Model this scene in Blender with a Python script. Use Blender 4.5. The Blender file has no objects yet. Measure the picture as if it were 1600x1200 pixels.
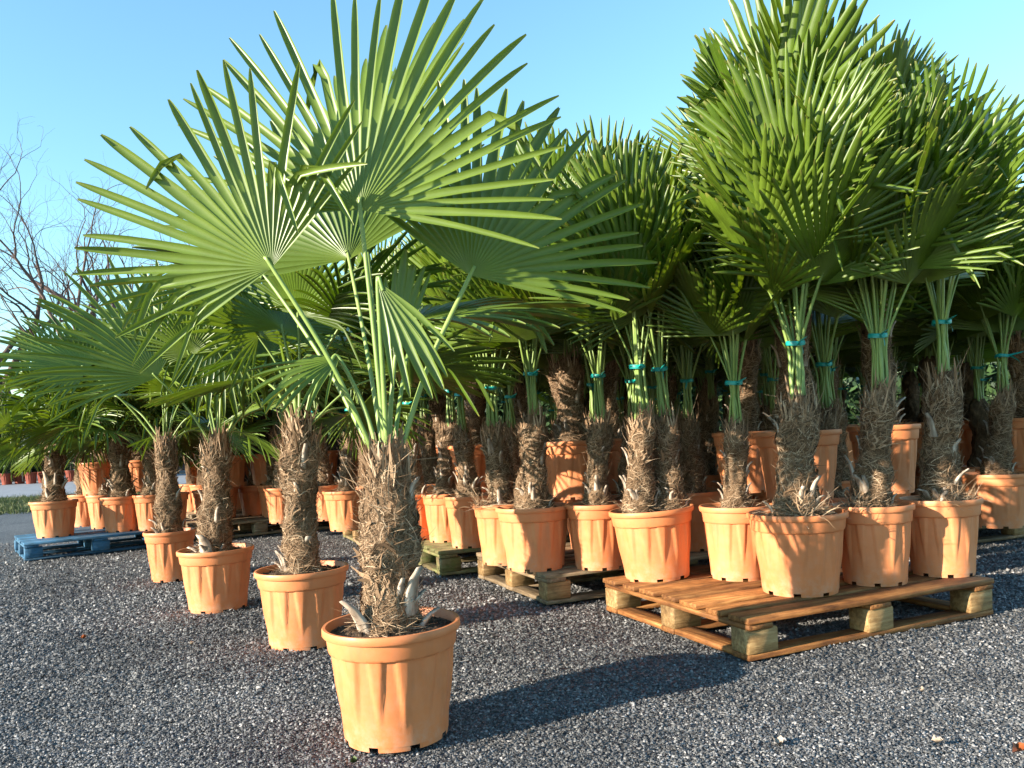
import bpy, math, random
import numpy as np
from mathutils import Vector, Matrix

R_ = math.radians
SC = bpy.context.scene
COL = SC.collection
rng = np.random.default_rng(7)
random.seed(7)

# ------------------------------------------------------------------ camera
F_PX, CX, HZ, ROLL, CAM_H = 1244.0, 800.0, 685.0, R_(2.85), 0.85
cr, sr = math.cos(ROLL), math.sin(ROLL)
RIGHT, UP, FWD = np.array([cr, 0, -sr]), np.array([sr, 0, cr]), np.array([0, 1.0, 0])
CAMP = np.array([0, 0, CAM_H])
cam_d = bpy.data.cameras.new('camera')
cam = bpy.data.objects.new('camera', cam_d)
COL.objects.link(cam)
cam_d.sensor_width = 36.0
cam_d.lens = F_PX / 1600.0 * 36.0
cam_d.shift_y = (HZ - 600.0) / 1600.0
cam_d.clip_start, cam_d.clip_end = 0.05, 2000
m = Matrix(((RIGHT[0], UP[0], -FWD[0], 0), (RIGHT[1], UP[1], -FWD[1], 0), (RIGHT[2], UP[2], -FWD[2], CAM_H), (0, 0, 0, 1)))
cam.matrix_world = m
SC.camera = cam

# ------------------------------------------------------------------ light
SUN_EL = R_(17.0)
SUN_DIR = np.array([0.885, 0.465])           # horizontal travel of the light
SUN_DIR /= np.linalg.norm(SUN_DIR)
W = bpy.data.worlds.new('World'); SC.world = W; W.use_nodes = True
nt = W.node_tree
bg = nt.nodes['Background']
sky = nt.nodes.new('ShaderNodeTexSky'); sky.sky_type = 'NISHITA'
sky.sun_disc = False
sky.sun_elevation = SUN_EL
sky.sun_rotation = math.atan2(-SUN_DIR[0], -SUN_DIR[1])
sky.air_density, sky.dust_density, sky.ozone_density = 1.4, 0.0, 3.2
wb = nt.nodes.new('ShaderNodeVectorMath'); wb.operation = 'MULTIPLY'; wb.inputs[1].default_value = (0.95, 1.18, 1.2)   # the camera's cool rendering of a clear sky
nt.links.new(sky.outputs[0], wb.inputs[0]); nt.links.new(wb.outputs[0], bg.inputs[0])
bg.inputs[1].default_value = 0.10
sun_d = bpy.data.lights.new('sun', 'SUN'); sun_d.energy = 5.0; sun_d.angle = R_(0.5); sun_d.color = (1.0, 0.90, 0.74)
sun = bpy.data.objects.new('sun', sun_d); COL.objects.link(sun)
ld = Vector((SUN_DIR[0] * math.cos(SUN_EL), SUN_DIR[1] * math.cos(SUN_EL), -math.sin(SUN_EL)))
sun.rotation_euler = ld.to_track_quat('-Z', 'Y').to_euler()
sun.location = (-8, -5, 8)
vs = SC.view_settings
vs.view_transform = 'Standard'; vs.look = 'None'; vs.exposure = 1.65; vs.gamma = 1.0
SC.cycles.max_bounces = 6
SC.cycles.transparent_max_bounces = 4

# ------------------------------------------------------------------ pixels to places
def ray(px, py):
    return RIGHT * ((px - CX) / F_PX) + FWD + UP * ((HZ - py) / F_PX)
def on_plane(px, py, z=0.0):
    d = ray(px, py); t = (z - CAM_H) / d[2]
    return CAMP + d * t
def at_depth(px, Y, z):
    return np.array([((px - CX) / F_PX * Y + (z - CAM_H) * sr) / cr, Y, z])
def pix3(px, py, Y):
    return CAMP + ray(px, py) * Y

# ------------------------------------------------------------------ materials
def mat(name):
    mt = bpy.data.materials.new(name); mt.use_nodes = True
    n = mt.node_tree.nodes; return mt, mt.node_tree, n, n['Principled BSDF']
def ramp(nt, stops):
    r = nt.nodes.new('ShaderNodeValToRGB'); e = r.color_ramp.elements
    while len(e) < len(stops): e.new(0.5)
    for k, (p, c) in enumerate(stops):
        e[k].position = p; e[k].color = (c[0], c[1], c[2], 1)
    return r
def noise(nt, scale, detail=4, vec=None, rough=0.6):
    t = nt.nodes.new('ShaderNodeTexNoise'); t.inputs['Scale'].default_value = scale
    t.inputs['Detail'].default_value = detail; t.inputs['Roughness'].default_value = rough
    if vec is not None: nt.links.new(vec, t.inputs['Vector'])
    return t
def coords(nt, out='Object', scale=None):
    c = nt.nodes.new('ShaderNodeTexCoord')
    if scale is None: return c.outputs[out]
    mp = nt.nodes.new('ShaderNodeMapping'); mp.inputs['Scale'].default_value = scale
    nt.links.new(c.outputs[out], mp.inputs['Vector']); return mp.outputs[0]
def bump(nt, h, p, strength=0.4, dist=0.01):
    b = nt.nodes.new('ShaderNodeBump'); b.inputs['Strength'].default_value = strength; b.inputs['Distance'].default_value = dist
    nt.links.new(h, b.inputs['Height']); nt.links.new(b.outputs[0], p.inputs['Normal']); return b
def math_n(nt, op, a, b=None):
    n = nt.nodes.new('ShaderNodeMath'); n.operation = op
    for i, v in enumerate((a, b)):
        if v is None: continue
        if isinstance(v, (int, float)): n.inputs[i].default_value = v
        else: nt.links.new(v, n.inputs[i])
    return n.outputs[0]
def mixc(nt, fac, a, b, mode='MIX'):
    n = nt.nodes.new('ShaderNodeMix'); n.data_type = 'RGBA'; n.blend_type = mode
    for key, v in ((0, fac), (6, a), (7, b)):
        if isinstance(v, (int, float)): n.inputs[key].default_value = v
        elif isinstance(v, tuple): n.inputs[key].default_value = (v[0], v[1], v[2], 1)
        else: nt.links.new(v, n.inputs[key])
    return n.outputs[2]

def leaf_material(name, c_lo, c_hi, under, trans=0.22):
    mt, nt, n, p = mat(name)
    L = nt.links
    oi = n.new('ShaderNodeObjectInfo')
    uv = n.new('ShaderNodeUVMap'); sep = n.new('ShaderNodeSeparateXYZ'); L.new(uv.outputs[0], sep.inputs[0])
    base = ramp(nt, [(0, c_lo), (1, c_hi)]); L.new(oi.outputs['Random'], base.inputs[0])
    # hub is yellower, tip slightly scorched
    along = ramp(nt, [(0.0, (1.0, 1.0, 1.0)), (0.16, (0.0, 0.0, 0.0))]); L.new(sep.outputs[1], along.inputs[0])
    c1 = mixc(nt, along.outputs[0], base.outputs[0], (0.15, 0.21, 0.03))
    tip = ramp(nt, [(0.95, (0, 0, 0)), (1.0, (0.55, 0.55, 0.55))]); L.new(sep.outputs[1], tip.inputs[0])
    c2 = mixc(nt, tip.outputs[0], c1, (0.28, 0.22, 0.07))
    nz = noise(nt, 9, 3, coords(nt)); nr = ramp(nt, [(0.35, (0.72, 0.72, 0.72)), (0.7, (1.18, 1.18, 1.1))]); L.new(nz.outputs[0], nr.inputs[0])
    c3 = mixc(nt, 1.0, c2, nr.outputs[0], 'MULTIPLY')
    # fine parallel veins
    wv = math_n(nt, 'SINE', math_n(nt, 'MULTIPLY', sep.outputs[0], 48.0))
    wv2 = math_n(nt, 'MULTIPLY_ADD', wv, 0.06); nt.nodes[-1].inputs[2].default_value = 0.97
    comb = n.new('ShaderNodeCombineXYZ')
    for k in range(3): L.new(wv2, comb.inputs[k])
    c4 = mixc(nt, 1.0, c3, comb.outputs[0], 'MULTIPLY')
    geo = n.new('ShaderNodeNewGeometry')
    c5 = mixc(nt, geo.outputs['Backfacing'], c4, mixc(nt, 0.55, c4, under))
    L.new(c5, p.inputs['Base Color'])
    p.inputs['Roughness'].default_value = 0.38
    p.inputs['Specular IOR Level'].default_value = 0.45
    tr = n.new('ShaderNodeBsdfTranslucent'); L.new(mixc(nt, 1.0, c5, (1.5, 1.5, 0.55), 'MULTIPLY'), tr.inputs[0])
    mx = n.new('ShaderNodeMixShader'); mx.inputs[0].default_value = trans
    L.new(p.outputs[0], mx.inputs[1]); L.new(tr.outputs[0], mx.inputs[2])
    L.new(mx.outputs[0], n['Material Output'].inputs[0])
    return mt

def simple_var(name, stops, scale=20, rough=0.8, vec_scale=None, bs=0.3, bd=0.004, spec=0.3, use_uv=False):
    mt, nt, n, p = mat(name)
    v = coords(nt, 'Object', vec_scale)
    t = noise(nt, scale, 5, v)
    r = ramp(nt, stops)
    if use_uv:
        uv = n.new('ShaderNodeUVMap'); sep = n.new('ShaderNodeSeparateXYZ'); nt.links.new(uv.outputs[0], sep.inputs[0])
        nt.links.new(sep.outputs[0], r.inputs[0])
    else:
        nt.links.new(t.outputs[0], r.inputs[0])
    nt.links.new(r.outputs[0], p.inputs['Base Color'])
    p.inputs['Roughness'].default_value = rough; p.inputs['Specular IOR Level'].default_value = spec
    if bs: bump(nt, t.outputs[0], p, bs, bd)
    return mt

M = {}
M['leaf'] = leaf_material('palm_leaf', (0.062, 0.115, 0.009), (0.130, 0.190, 0.017), (0.135, 0.20, 0.034))
M['petiole'] = simple_var('petiole', [(0.3, (0.13, 0.21, 0.04)), (0.7, (0.24, 0.31, 0.08))], 6, 0.45, spec=0.5, bs=0)
M['fibre'] = simple_var('fibre', [(0.0, (0.06, 0.036, 0.02)), (0.35, (0.155, 0.092, 0.050)), (0.75, (0.285, 0.182, 0.108)), (1.0, (0.50, 0.37, 0.25))], use_uv=True, rough=0.85, bs=0, spec=0.2)
M['trunk'] = simple_var('trunk', [(0.3, (0.03, 0.018, 0.009)), (0.55, (0.10, 0.06, 0.032)), (0.8, (0.2, 0.13, 0.075))], 38, 0.9, vec_scale=(1, 1, 0.45), bs=1.0, bd=0.012)
M['stub'] = simple_var('leaf_base', [(0.3, (0.12, 0.085, 0.06)), (0.5, (0.30, 0.23, 0.175)), (0.7, (0.58, 0.49, 0.40))], 16, 0.75, vec_scale=(3, 3, 0.6), bs=0.4)
M['soil'] = simple_var('soil', [(0.3, (0.03, 0.019, 0.012)), (0.55, (0.095, 0.058, 0.034)), (0.8, (0.22, 0.145, 0.09))], 90, 0.95, bs=1.0, bd=0.01)
M['tie'] = simple_var('tie_ribbon', [(0.3, (0.0, 0.20, 0.18)), (0.7, (0.01, 0.33, 0.29))], 30, 0.4, bs=0.1, spec=0.5)

def pot_material():
    mt, nt, n, p = mat('terracotta_plastic'); L = nt.links
    oi = n.new('ShaderNodeObjectInfo')
    b = ramp(nt, [(0, (0.56, 0.175, 0.062)), (0.5, (0.63, 0.215, 0.08)), (1, (0.67, 0.245, 0.10))]); L.new(oi.outputs['Random'], b.inputs[0])
    v = coords(nt)
    t1 = noise(nt, 5, 5, v); r1 = ramp(nt, [(0.35, (0.86, 0.84, 0.82)), (0.7, (1.06, 1.06, 1.06))]); L.new(t1.outputs[0], r1.inputs[0])
    c = mixc(nt, 1.0, b.outputs[0], r1.outputs[0], 'MULTIPLY')
    # dust and pale scuffs, more towards the foot
    sep = n.new('ShaderNodeSeparateXYZ'); L.new(v, sep.inputs[0])
    foot = ramp(nt, [(0.0, (0.85, 0.85, 0.85)), (0.28, (0.18, 0.18, 0.18)), (1, (0.10, 0.10, 0.10))])
    L.new(math_n(nt, 'MULTIPLY', sep.outputs[2], 3.0), foot.inputs[0])
    t2 = noise(nt, 26, 6, v, 0.7); r2 = ramp(nt, [(0.42, (0, 0, 0)), (0.75, (0.75, 0.75, 0.75))]); L.new(t2.outputs[0], r2.inputs[0])
    d = math_n(nt, 'MULTIPLY', foot.outputs[0], r2.outputs[0])
    c = mixc(nt, d, c, (0.50, 0.36, 0.27))
    t4 = noise(nt, 11, 4, coords(nt, 'Object', (1, 1, 0.25)), 0.6); r4 = ramp(nt, [(0.58, (0, 0, 0)), (0.75, (0.35, 0.35, 0.35))]); L.new(t4.outputs[0], r4.inputs[0])
    c = mixc(nt, r4.outputs[0], c, (0.30, 0.12, 0.06))
    L.new(c, p.inputs['Base Color'])
    p.inputs['Roughness'].default_value = 0.5
    rr = ramp(nt, [(0.3, (0.42, 0.42, 0.42)), (0.7, (0.62, 0.62, 0.62))]); L.new(t2.outputs[0], rr.inputs[0]); L.new(rr.outputs[0], p.inputs['Roughness'])
    p.inputs['Specular IOR Level'].default_value = 0.35
    t3 = noise(nt, 160, 2, v); bump(nt, t3.outputs[0], p, 0.06, 0.003)
    return mt
M['pot'] = pot_material()

def wood_material(name, a, b, c, moss=None):
    mt, nt, n, p = mat(name); L = nt.links
    oi = n.new('ShaderNodeObjectInfo')
    va = n.new('ShaderNodeVectorMath'); va.operation = 'ADD'
    cm = n.new('ShaderNodeCombineXYZ'); L.new(math_n(nt, 'MULTIPLY', oi.outputs['Random'], 50.0), cm.inputs[0]); L.new(math_n(nt, 'MULTIPLY', oi.outputs['Random'], 31.0), cm.inputs[1])
    L.new(coords(nt, 'Object', (1.6, 22, 22)), va.inputs[0]); L.new(cm.outputs[0], va.inputs[1])
    t = noise(nt, 3.0, 7, va.outputs[0], 0.65)
    r = ramp(nt, [(0.25, a), (0.5, b), (0.75, c)]); L.new(t.outputs[0], r.inputs[0])
    vr = ramp(nt, [(0, (0.6, 0.58, 0.55)), (1, (1.15, 1.12, 1.08))]); L.new(oi.outputs['Random'], vr.inputs[0])
    col = mixc(nt, 1.0, r.outputs[0], vr.outputs[0], 'MULTIPLY')
    if moss:
        g = noise(nt, 6, 5, coords(nt)); gr = ramp(nt, [(0.45, (0, 0, 0)), (0.65, (0.8, 0.8, 0.8))]); L.new(g.outputs[0], gr.inputs[0])
        col = mixc(nt, gr.outputs[0], col, moss)
    st = noise(nt, 7, 7, va.outputs[0] if False else coords(nt, 'Object', (0.7, 1.5, 1.5)), 0.72); sr_ = ramp(nt, [(0.32, (0.28, 0.24, 0.20)), (0.46, (0.72, 0.69, 0.65)), (0.60, (1.05, 1.05, 1.05))]); L.new(st.outputs[0], sr_.inputs[0])
    col = mixc(nt, 1.0, col, sr_.outputs[0], 'MULTIPLY')
    L.new(col, p.inputs['Base Color']); p.inputs['Roughness'].default_value = 0.7; p.inputs['Specular IOR Level'].default_value = 0.3
    bump(nt, t.outputs[0], p, 0.9, 0.006)
    return mt
M['wood_wet'] = wood_material('wet_pallet_wood', (0.07, 0.024, 0.008), (0.26, 0.105, 0.030), (0.46, 0.24, 0.085))
M['wood_block'] = wood_material('pressed_block_wood', (0.16, 0.09, 0.035), (0.34, 0.21, 0.09), (0.52, 0.37, 0.19))
M['wood_grey'] = wood_material('weathered_pallet_wood', (0.09, 0.06, 0.035), (0.25, 0.18, 0.11), (0.42, 0.33, 0.22))
M['wood_moss'] = wood_material('mossy_pallet_wood', (0.07, 0.055, 0.025), (0.20, 0.16, 0.08), (0.36, 0.29, 0.17), (0.10, 0.13, 0.03))
M['wood_blue'] = wood_material('blue_painted_wood', (0.015, 0.055, 0.12), (0.03, 0.12, 0.24), (0.10, 0.19, 0.28))

def gravel_material(stones):
    mt, nt, n, p = mat('dark_gravel_stone' if stones else 'dark_gravel_bed'); L = nt.links
    v = coords(nt)
    if stones:
        uv = n.new('ShaderNodeUVMap'); sep = n.new('ShaderNodeSeparateXYZ'); L.new(uv.outputs[0], sep.inputs[0])
        r = ramp(nt, [(0, (0.041, 0.040, 0.040)), (0.5, (0.115, 0.112, 0.110)), (0.9, (0.215, 0.208, 0.20)), (1.0, (0.36, 0.34, 0.33))]); L.new(sep.outputs[0], r.inputs[0])
        L.new(r.outputs[0], p.inputs['Base Color'])
    else:
        vo = n.new('ShaderNodeTexVoronoi'); vo.inputs['Scale'].default_value = 95; L.new(v, vo.inputs['Vector'])
        sx = n.new('ShaderNodeSeparateColor'); L.new(vo.outputs['Color'], sx.inputs[0])
        r = ramp(nt, [(0, (0.032, 0.034, 0.038)), (0.6, (0.085, 0.087, 0.093)), (0.93, (0.15, 0.153, 0.158)), (1.0, (0.24, 0.23, 0.22))]); L.new(sx.outputs[0], r.inputs[0])
        big = noise(nt, 0.9, 5, v); br = ramp(nt, [(0.3, (0.75, 0.75, 0.76)), (0.7, (1.2, 1.19, 1.16))]); L.new(big.outputs[0], br.inputs[0])
        L.new(mixc(nt, 1.0, r.outputs[0], br.outputs[0], 'MULTIPLY'), p.inputs['Base Color'])
        bump(nt, math_n(nt, 'SUBTRACT', 1.0, vo.outputs['Distance']), p, 1.0, 0.012)
    p.inputs['Roughness'].default_value = 0.6; p.inputs['Specular IOR Level'].default_value = 0.45
    return mt
M['stone'] = gravel_material(True); M['bed'] = gravel_material(False)
M['bark'] = simple_var('bark', [(0.3, (0.05, 0.034, 0.03)), (0.7, (0.17, 0.115, 0.10))], 3, 0.9, bs=0.4, bd=0.03)
M['path'] = simple_var('path_concrete', [(0.3, (0.17, 0.18, 0.20)), (0.7, (0.26, 0.27, 0.29))], 3, 0.9)
M['earth'] = simple_var('verge_earth', [(0.3, (0.05, 0.055, 0.022)), (0.7, (0.13, 0.12, 0.055))], 2, 0.95)
M['grass'] = simple_var('grass_blade', [(0, (0.05, 0.08, 0.018)), (0.7, (0.13, 0.15, 0.04)), (1, (0.25, 0.21, 0.10))], use_uv=True, bs=0, rough=0.6)
M['conifer'] = simple_var('evergreen_leaf', [(0, (0.012, 0.03, 0.012)), (1, (0.045, 0.085, 0.025))], use_uv=True, bs=0, rough=0.55)
M['stake'] = simple_var('stake_wood', [(0.3, (0.25, 0.2, 0.14)), (0.7, (0.5, 0.42, 0.32))], 8, 0.8)
M['tag'] = simple_var('white_tag', [(0.3, (0.72, 0.72, 0.75)), (0.7, (0.82, 0.82, 0.82))], 8, 0.6, bs=0)
M['dead'] = simple_var('dead_leaf', [(0.3, (0.30, 0.21, 0.14)), (0.7, (0.58, 0.46, 0.36))], 30, 0.8)
M['dead_red'] = simple_var('dead_leaf_red', [(0.3, (0.22, 0.05, 0.015)), (0.7, (0.42, 0.12, 0.03))], 30, 0.6)

# ------------------------------------------------------------------ mesh helpers
def mesh_np(name, V, Fq, mats, uv=None, smooth=False):
    """V (n,3); Fq: list of arrays (k,3) / (k,4); uv per vertex"""
    V = np.asarray(V, np.float32)
    if isinstance(Fq, np.ndarray): Fq = [Fq]
    Fq = [np.asarray(f, np.int32) for f in Fq if len(f)]
    me = bpy.data.meshes.new(name)
    me.vertices.add(len(V)); me.vertices.foreach_set('co', V.ravel())
    loops = np.concatenate([f.ravel() for f in Fq])
    starts, tot = [], 0
    for f in Fq:
        k = f.shape[1]; starts.append(tot + np.arange(len(f)) * k); tot += f.size
    me.loops.add(len(loops)); me.loops.foreach_set('vertex_index', loops)
    st = np.concatenate(starts).astype(np.int32)
    me.polygons.add(len(st)); me.polygons.foreach_set('loop_start', st)
    me.update(calc_edges=True)
    if uv is not None:
        ul = me.uv_layers.new(name='UVMap')
        ul.data.foreach_set('uv', np.asarray(uv, np.float32)[loops].ravel())
    me.materials.append(mats)
    if smooth: me.polygons.foreach_set('use_smooth', np.ones(len(st), bool))
    me.validate()
    return me
def obj(name, me, parent=None, loc=(0, 0, 0), rot=(0, 0, 0), scale=None):
    o = bpy.data.objects.new(name, me); COL.objects.link(o)
    o.location = [float(c) for c in loc]; o.rotation_euler = [float(c) for c in rot]
    if scale is not None: o.scale = [float(c) for c in scale]
    if parent is not None: o.parent = parent
    return o
def tag(o, label=None, cat=None, group=None, kind=None):
    for k, v in (('label', label), ('category', cat), ('group', group), ('kind', kind)):
        if v: o[k] = v
    return o
def nrm(v):
    v = np.asarray(v, float); return v / (np.linalg.norm(v) + 1e-12)
def grid_faces(rows, cols, wrap=False, off=0):
    i = np.arange(rows - 1)[:, None]; c = cols if wrap else cols - 1
    j = np.arange(c)[None, :]; jn = (j + 1) % cols
    return (np.stack([i * cols + j, i * cols + jn, (i + 1) * cols + jn, (i + 1) * cols + j], -1).reshape(-1, 4) + off)
def tube(P, rad, sides=6, flat=1.0):
    """vertices, faces of a tube along polyline P"""
    P = np.asarray(P, float); n = len(P); rad = np.broadcast_to(rad, (n,))
    T = np.gradient(P, axis=0); T /= np.linalg.norm(T, axis=1, keepdims=True) + 1e-9
    ref = np.array([0.31, 0.87, 0.38]) if abs(nrm(P[-1] - P[0])[2]) > 0.6 else np.array([0, 0, 1.0])
    A = np.cross(T, ref); A /= np.linalg.norm(A, axis=1, keepdims=True) + 1e-9
    B = np.cross(T, A)
    th = np.linspace(0, 2 * np.pi, sides, endpoint=False)
    V = P[:, None] + rad[:, None, None] * (A[:, None] * np.cos(th)[None, :, None] + B[:, None] * np.sin(th)[None, :, None] * flat)
    return V.reshape(-1, 3), grid_faces(n, sides, True)
_box = {}
def box_mesh(name, sx, sy, sz, mt, bev=0.004, jit=0.0):
    key = (name, round(sx, 3), round(sy, 3), round(sz, 3), mt.name, jit)
    if key in _box: return _box[key]
    h = np.array([sx, sy, sz]) / 2; V = []; idx = {}
    for x in (-1, 1):
        for y in (-1, 1):
            for z in (-1, 1):
                for a in range(3):
                    s = np.array([x, y, z]) * (h - bev); s[a] = (x, y, z)[a] * h[a]
                    idx[(x, y, z, a)] = len(V); V.append(s)
    Fq, Ft = [], []
    for a in range(3):
        b, c = (a + 1) % 3, (a + 2) % 3
        for s in (-1, 1):
            q = []
            for (u, w) in ((-1, -1), (1, -1), (1, 1), (-1, 1)):
                k = [0, 0, 0]; k[a] = s; k[b] = u; k[c] = w; q.append(idx[(k[0], k[1], k[2], a)])
            Fq.append(q if s > 0 else q[::-1])
        for u in (-1, 1):
            for w in (-1, 1):          # edges parallel to a
                k = [0, 0, 0]; k[b] = u; k[c] = w
                k0 = list(k); k0[a] = -1; k1 = list(k); k1[a] = 1
                Fq.append([idx[(*k0, b)], idx[(*k1, b)], idx[(*k1, c)], idx[(*k0, c)]])
    for x in (-1, 1):
        for y in (-1, 1):
            for z in (-1, 1): Ft.append([idx[(x, y, z, 0)], idx[(x, y, z, 1)], idx[(x, y, z, 2)]])
    V = np.array(V)
    if jit: V += np.random.default_rng(int(sx * 1000)).normal(0, jit, V.shape)
    me = mesh_np(name, V, [np.array(Fq), np.array(Ft)], mt)
    import bmesh
    bm = bmesh.new(); bm.from_mesh(me); bmesh.ops.recalc_face_normals(bm, faces=bm.faces); bm.to_mesh(me); bm.free()
    _box[key] = me
    return me

# ------------------------------------------------------------------ ground
def ground():
    # one sheet to the horizon with finer rows near the camera, very slightly uneven
    ys = np.concatenate([np.linspace(-40, 0, 5), np.linspace(0.8, 9, 60), np.geomspace(9.5, 900, 24)])
    xs = np.concatenate([-np.geomspace(900, 7, 16), np.linspace(-6.5, 6.5, 80), np.geomspace(7, 900, 16)])
    X, Y = np.meshgrid(xs, ys)
    near = np.exp(-((Y - 4) / 5) ** 2) * np.exp(-(X / 6) ** 2)
    Z = 0.006 * near * (np.sin(X * 5.1 + Y * 2.3) + np.sin(X * 2.2 - Y * 6.7 + 1)) - 0.008
    V = np.stack([X, Y, Z], -1).reshape(-1, 3)
    o = obj('ground', mesh_np('ground', V, grid_faces(len(ys), len(xs)), M['bed'], smooth=True))
    tag(o, kind='structure')
def gravel():
    g = np.random.default_rng(3)
    n = 250000
    # inverse-depth sampling inside the view wedge: even grain size in the picture
    inv = g.uniform(1 / 8.5, 1 / 1.72, n); Y = 1 / inv
    X = g.uniform(-0.95, 0.85, n) * Y
    s = g.uniform(0.6, 1.25, n) * 0.0042 * np.clip(Y / 2.3, 0.95, 2.1)
    near = np.exp(-((Y - 4) / 5) ** 2) * np.exp(-(X / 6) ** 2)
    Z = 0.006 * near * (np.sin(X * 5.1 + Y * 2.3) + np.sin(X * 2.2 - Y * 6.7 + 1)) - 0.008 + s * g.uniform(0.0, 0.9, n)
    base = np.array([[1, 0, 0], [-1, 0, 0], [0, 1, 0], [0, -1, 0], [0, 0, 1], [0, 0, -1]], float)
    F = np.array([[0, 2, 4], [2, 1, 4], [1, 3, 4], [3, 0, 4]])      # the underside never shows
    P = base[None] * (1 + g.uniform(-0.35, 0.35, (n, 6, 1))) + g.normal(0, 0.22, (n, 6, 3))
    a = g.uniform(0, 2 * np.pi, n); t = g.normal(0, 0.35, n)
    ca, sa, ct, st = np.cos(a), np.sin(a), np.cos(t), np.sin(t)
    Rm = np.zeros((n, 3, 3)); Rm[:, 0, 0] = ca; Rm[:, 0, 1] = -sa * ct; Rm[:, 0, 2] = sa * st
    Rm[:, 1, 0] = sa; Rm[:, 1, 1] = ca * ct; Rm[:, 1, 2] = -ca * st; Rm[:, 2, 1] = st; Rm[:, 2, 2] = ct
    sc = s[:, None] * np.stack([g.uniform(0.8, 1.5, n), g.uniform(0.6, 1.1, n), g.uniform(0.6, 1.0, n)], -1)
    P = np.einsum('nij,nkj->nki', Rm, P * sc[:, None]) + np.stack([X, Y, Z], -1)[:, None]
    Fa = (F[None] + (np.arange(n) * 6)[:, None, None]).reshape(-1, 3)
    uv = np.repeat(np.stack([np.clip(g.uniform(0, 1, n) ** 1.2 + 0.12 * (np.sin(X * 1.9 + Y * 1.3) * np.sin(Y * 2.7 - X * 0.8)) + 0.07 * np.sin(X * 7 + 3 * np.sin(Y * 5)), 0, 0.985) + (g.random(n) < 0.012) * 0.5, np.zeros(n)], -1), 6, 0)
    o = obj('gravel', mesh_np('gravel', P.reshape(-1, 3), Fa, M['stone'], uv))
    tag(o, 'dark grey stone chippings covering the nursery yard', 'gravel', kind='stuff')

# ------------------------------------------------------------------ pot
def pot_mesh(name, Rt, H):
    ns = 168
    k = Rt / 0.2
    th = np.linspace(0, 2 * np.pi, ns, endpoint=False)
    zb = H * 0.775
    prof = [(0.149 * k, 0.0), (0.151 * k, 0.014), (0.152 * k, 0.0145)]
    for f in np.linspace(0.1, 1, 10): prof.append(((0.1515 + 0.0205 * f) * k, 0.0145 + (zb - 0.0145) * f))
    prof += [(0.1845 * k, zb + 0.004), (0.1865 * k, zb + 0.010), (0.1905 * k, H - 0.028), (0.1905 * k, H - 0.024), (0.199 * k, H - 0.0235), (0.2015 * k, H - 0.02), (0.2015 * k, H - 0.006), (0.199 * k, H), (0.191 * k, H), (0.188 * k, H - 0.004), (0.182 * k, H - 0.06)]
    prof = np.array(prof)
    V = []
    nr = 14
    for (r, z) in prof:
        rr = np.full(ns, r)
        if 0.05 < z <= zb + 0.001:
            f = (z - 0.06) / (zb - 0.06)
            if f > 0:
                u = (th * nr / (2 * np.pi)) % 1.0 - 0.5
                w = 0.34 * f ** 0.75
                s = np.clip((w - np.abs(u)) / max(0.45 * w, 1e-3), 0, 1); s = s * (2 - s)
                rr = rr + s * 0.0072 * k * min(1, f * 2.0)
        V.append(np.stack([rr * np.cos(th), rr * np.sin(th), np.full(ns, z)], -1))
    V = np.concatenate(V)
    Fq = grid_faces(len(prof), ns, True)
    keep = np.ones(len(Fq), bool)
    for a in range(8):
        j0 = int(ns * (a + 0.12) / 8)
        for row in (0,):
            for j in range(j0, j0 + 5): keep[row * ns + j % ns] = False
    Fq = Fq[keep]
    # raised bottom plate
    c = len(V); V = np.concatenate([V, [[0, 0, 0.016]]]); ring = 2 * ns
    Ft = np.array([[c, ring + (j + 1) % ns, ring + j] for j in range(ns)])
    me = mesh_np(name, V, [Fq, Ft], M['pot'], smooth=True)
    me.set_sharp_from_angle(angle=R_(38))
    return me
def soil_mesh(Rt, H, seed, crumbs):
    g = np.random.default_rng(seed); k = Rt / 0.2
    nr, ns = 9, 36; V = []
    for i in range(nr):
        f = i / (nr - 1); th = np.linspace(0, 2 * np.pi, ns, endpoint=False)
        z = H - 0.026 + 0.022 * (1 - f) + g.normal(0, 0.0045, ns) * (0.2 if i == nr - 1 else 1)
        V.append(np.stack([0.186 * k * f * np.cos(th), 0.186 * k * f * np.sin(th), z], -1))
    V = np.concatenate(V); F = [grid_faces(nr, ns, True)]
    # crumbs and root bits lying on top
    n = crumbs; a = g.uniform(0, 6.28, n); r = 0.176 * k * np.sqrt(g.uniform(0.05, 1, n)); s = g.uniform(0.003, 0.011, n)
    b = np.array([[1, 0, 0], [-.5, .87, 0], [-.5, -.87, 0], [0, 0, .9]])
    P = (b[None] + g.normal(0, 0.25, (n, 4, 3))) * s[:, None, None] + np.stack([r * np.cos(a), r * np.sin(a), H - 0.026 + 0.022 * (1 - r / (0.186 * k))], -1)[:, None]
    T = np.array([[0, 1, 3], [1, 2, 3], [2, 0, 3]])
    Fa = (T[None] + (np.arange(n) * 4)[:, None, None]).reshape(-1, 3) + len(V)
    return mesh_np('soil', np.concatenate([V, P.reshape(-1, 3)]), F + [Fa], M['soil'])

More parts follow.
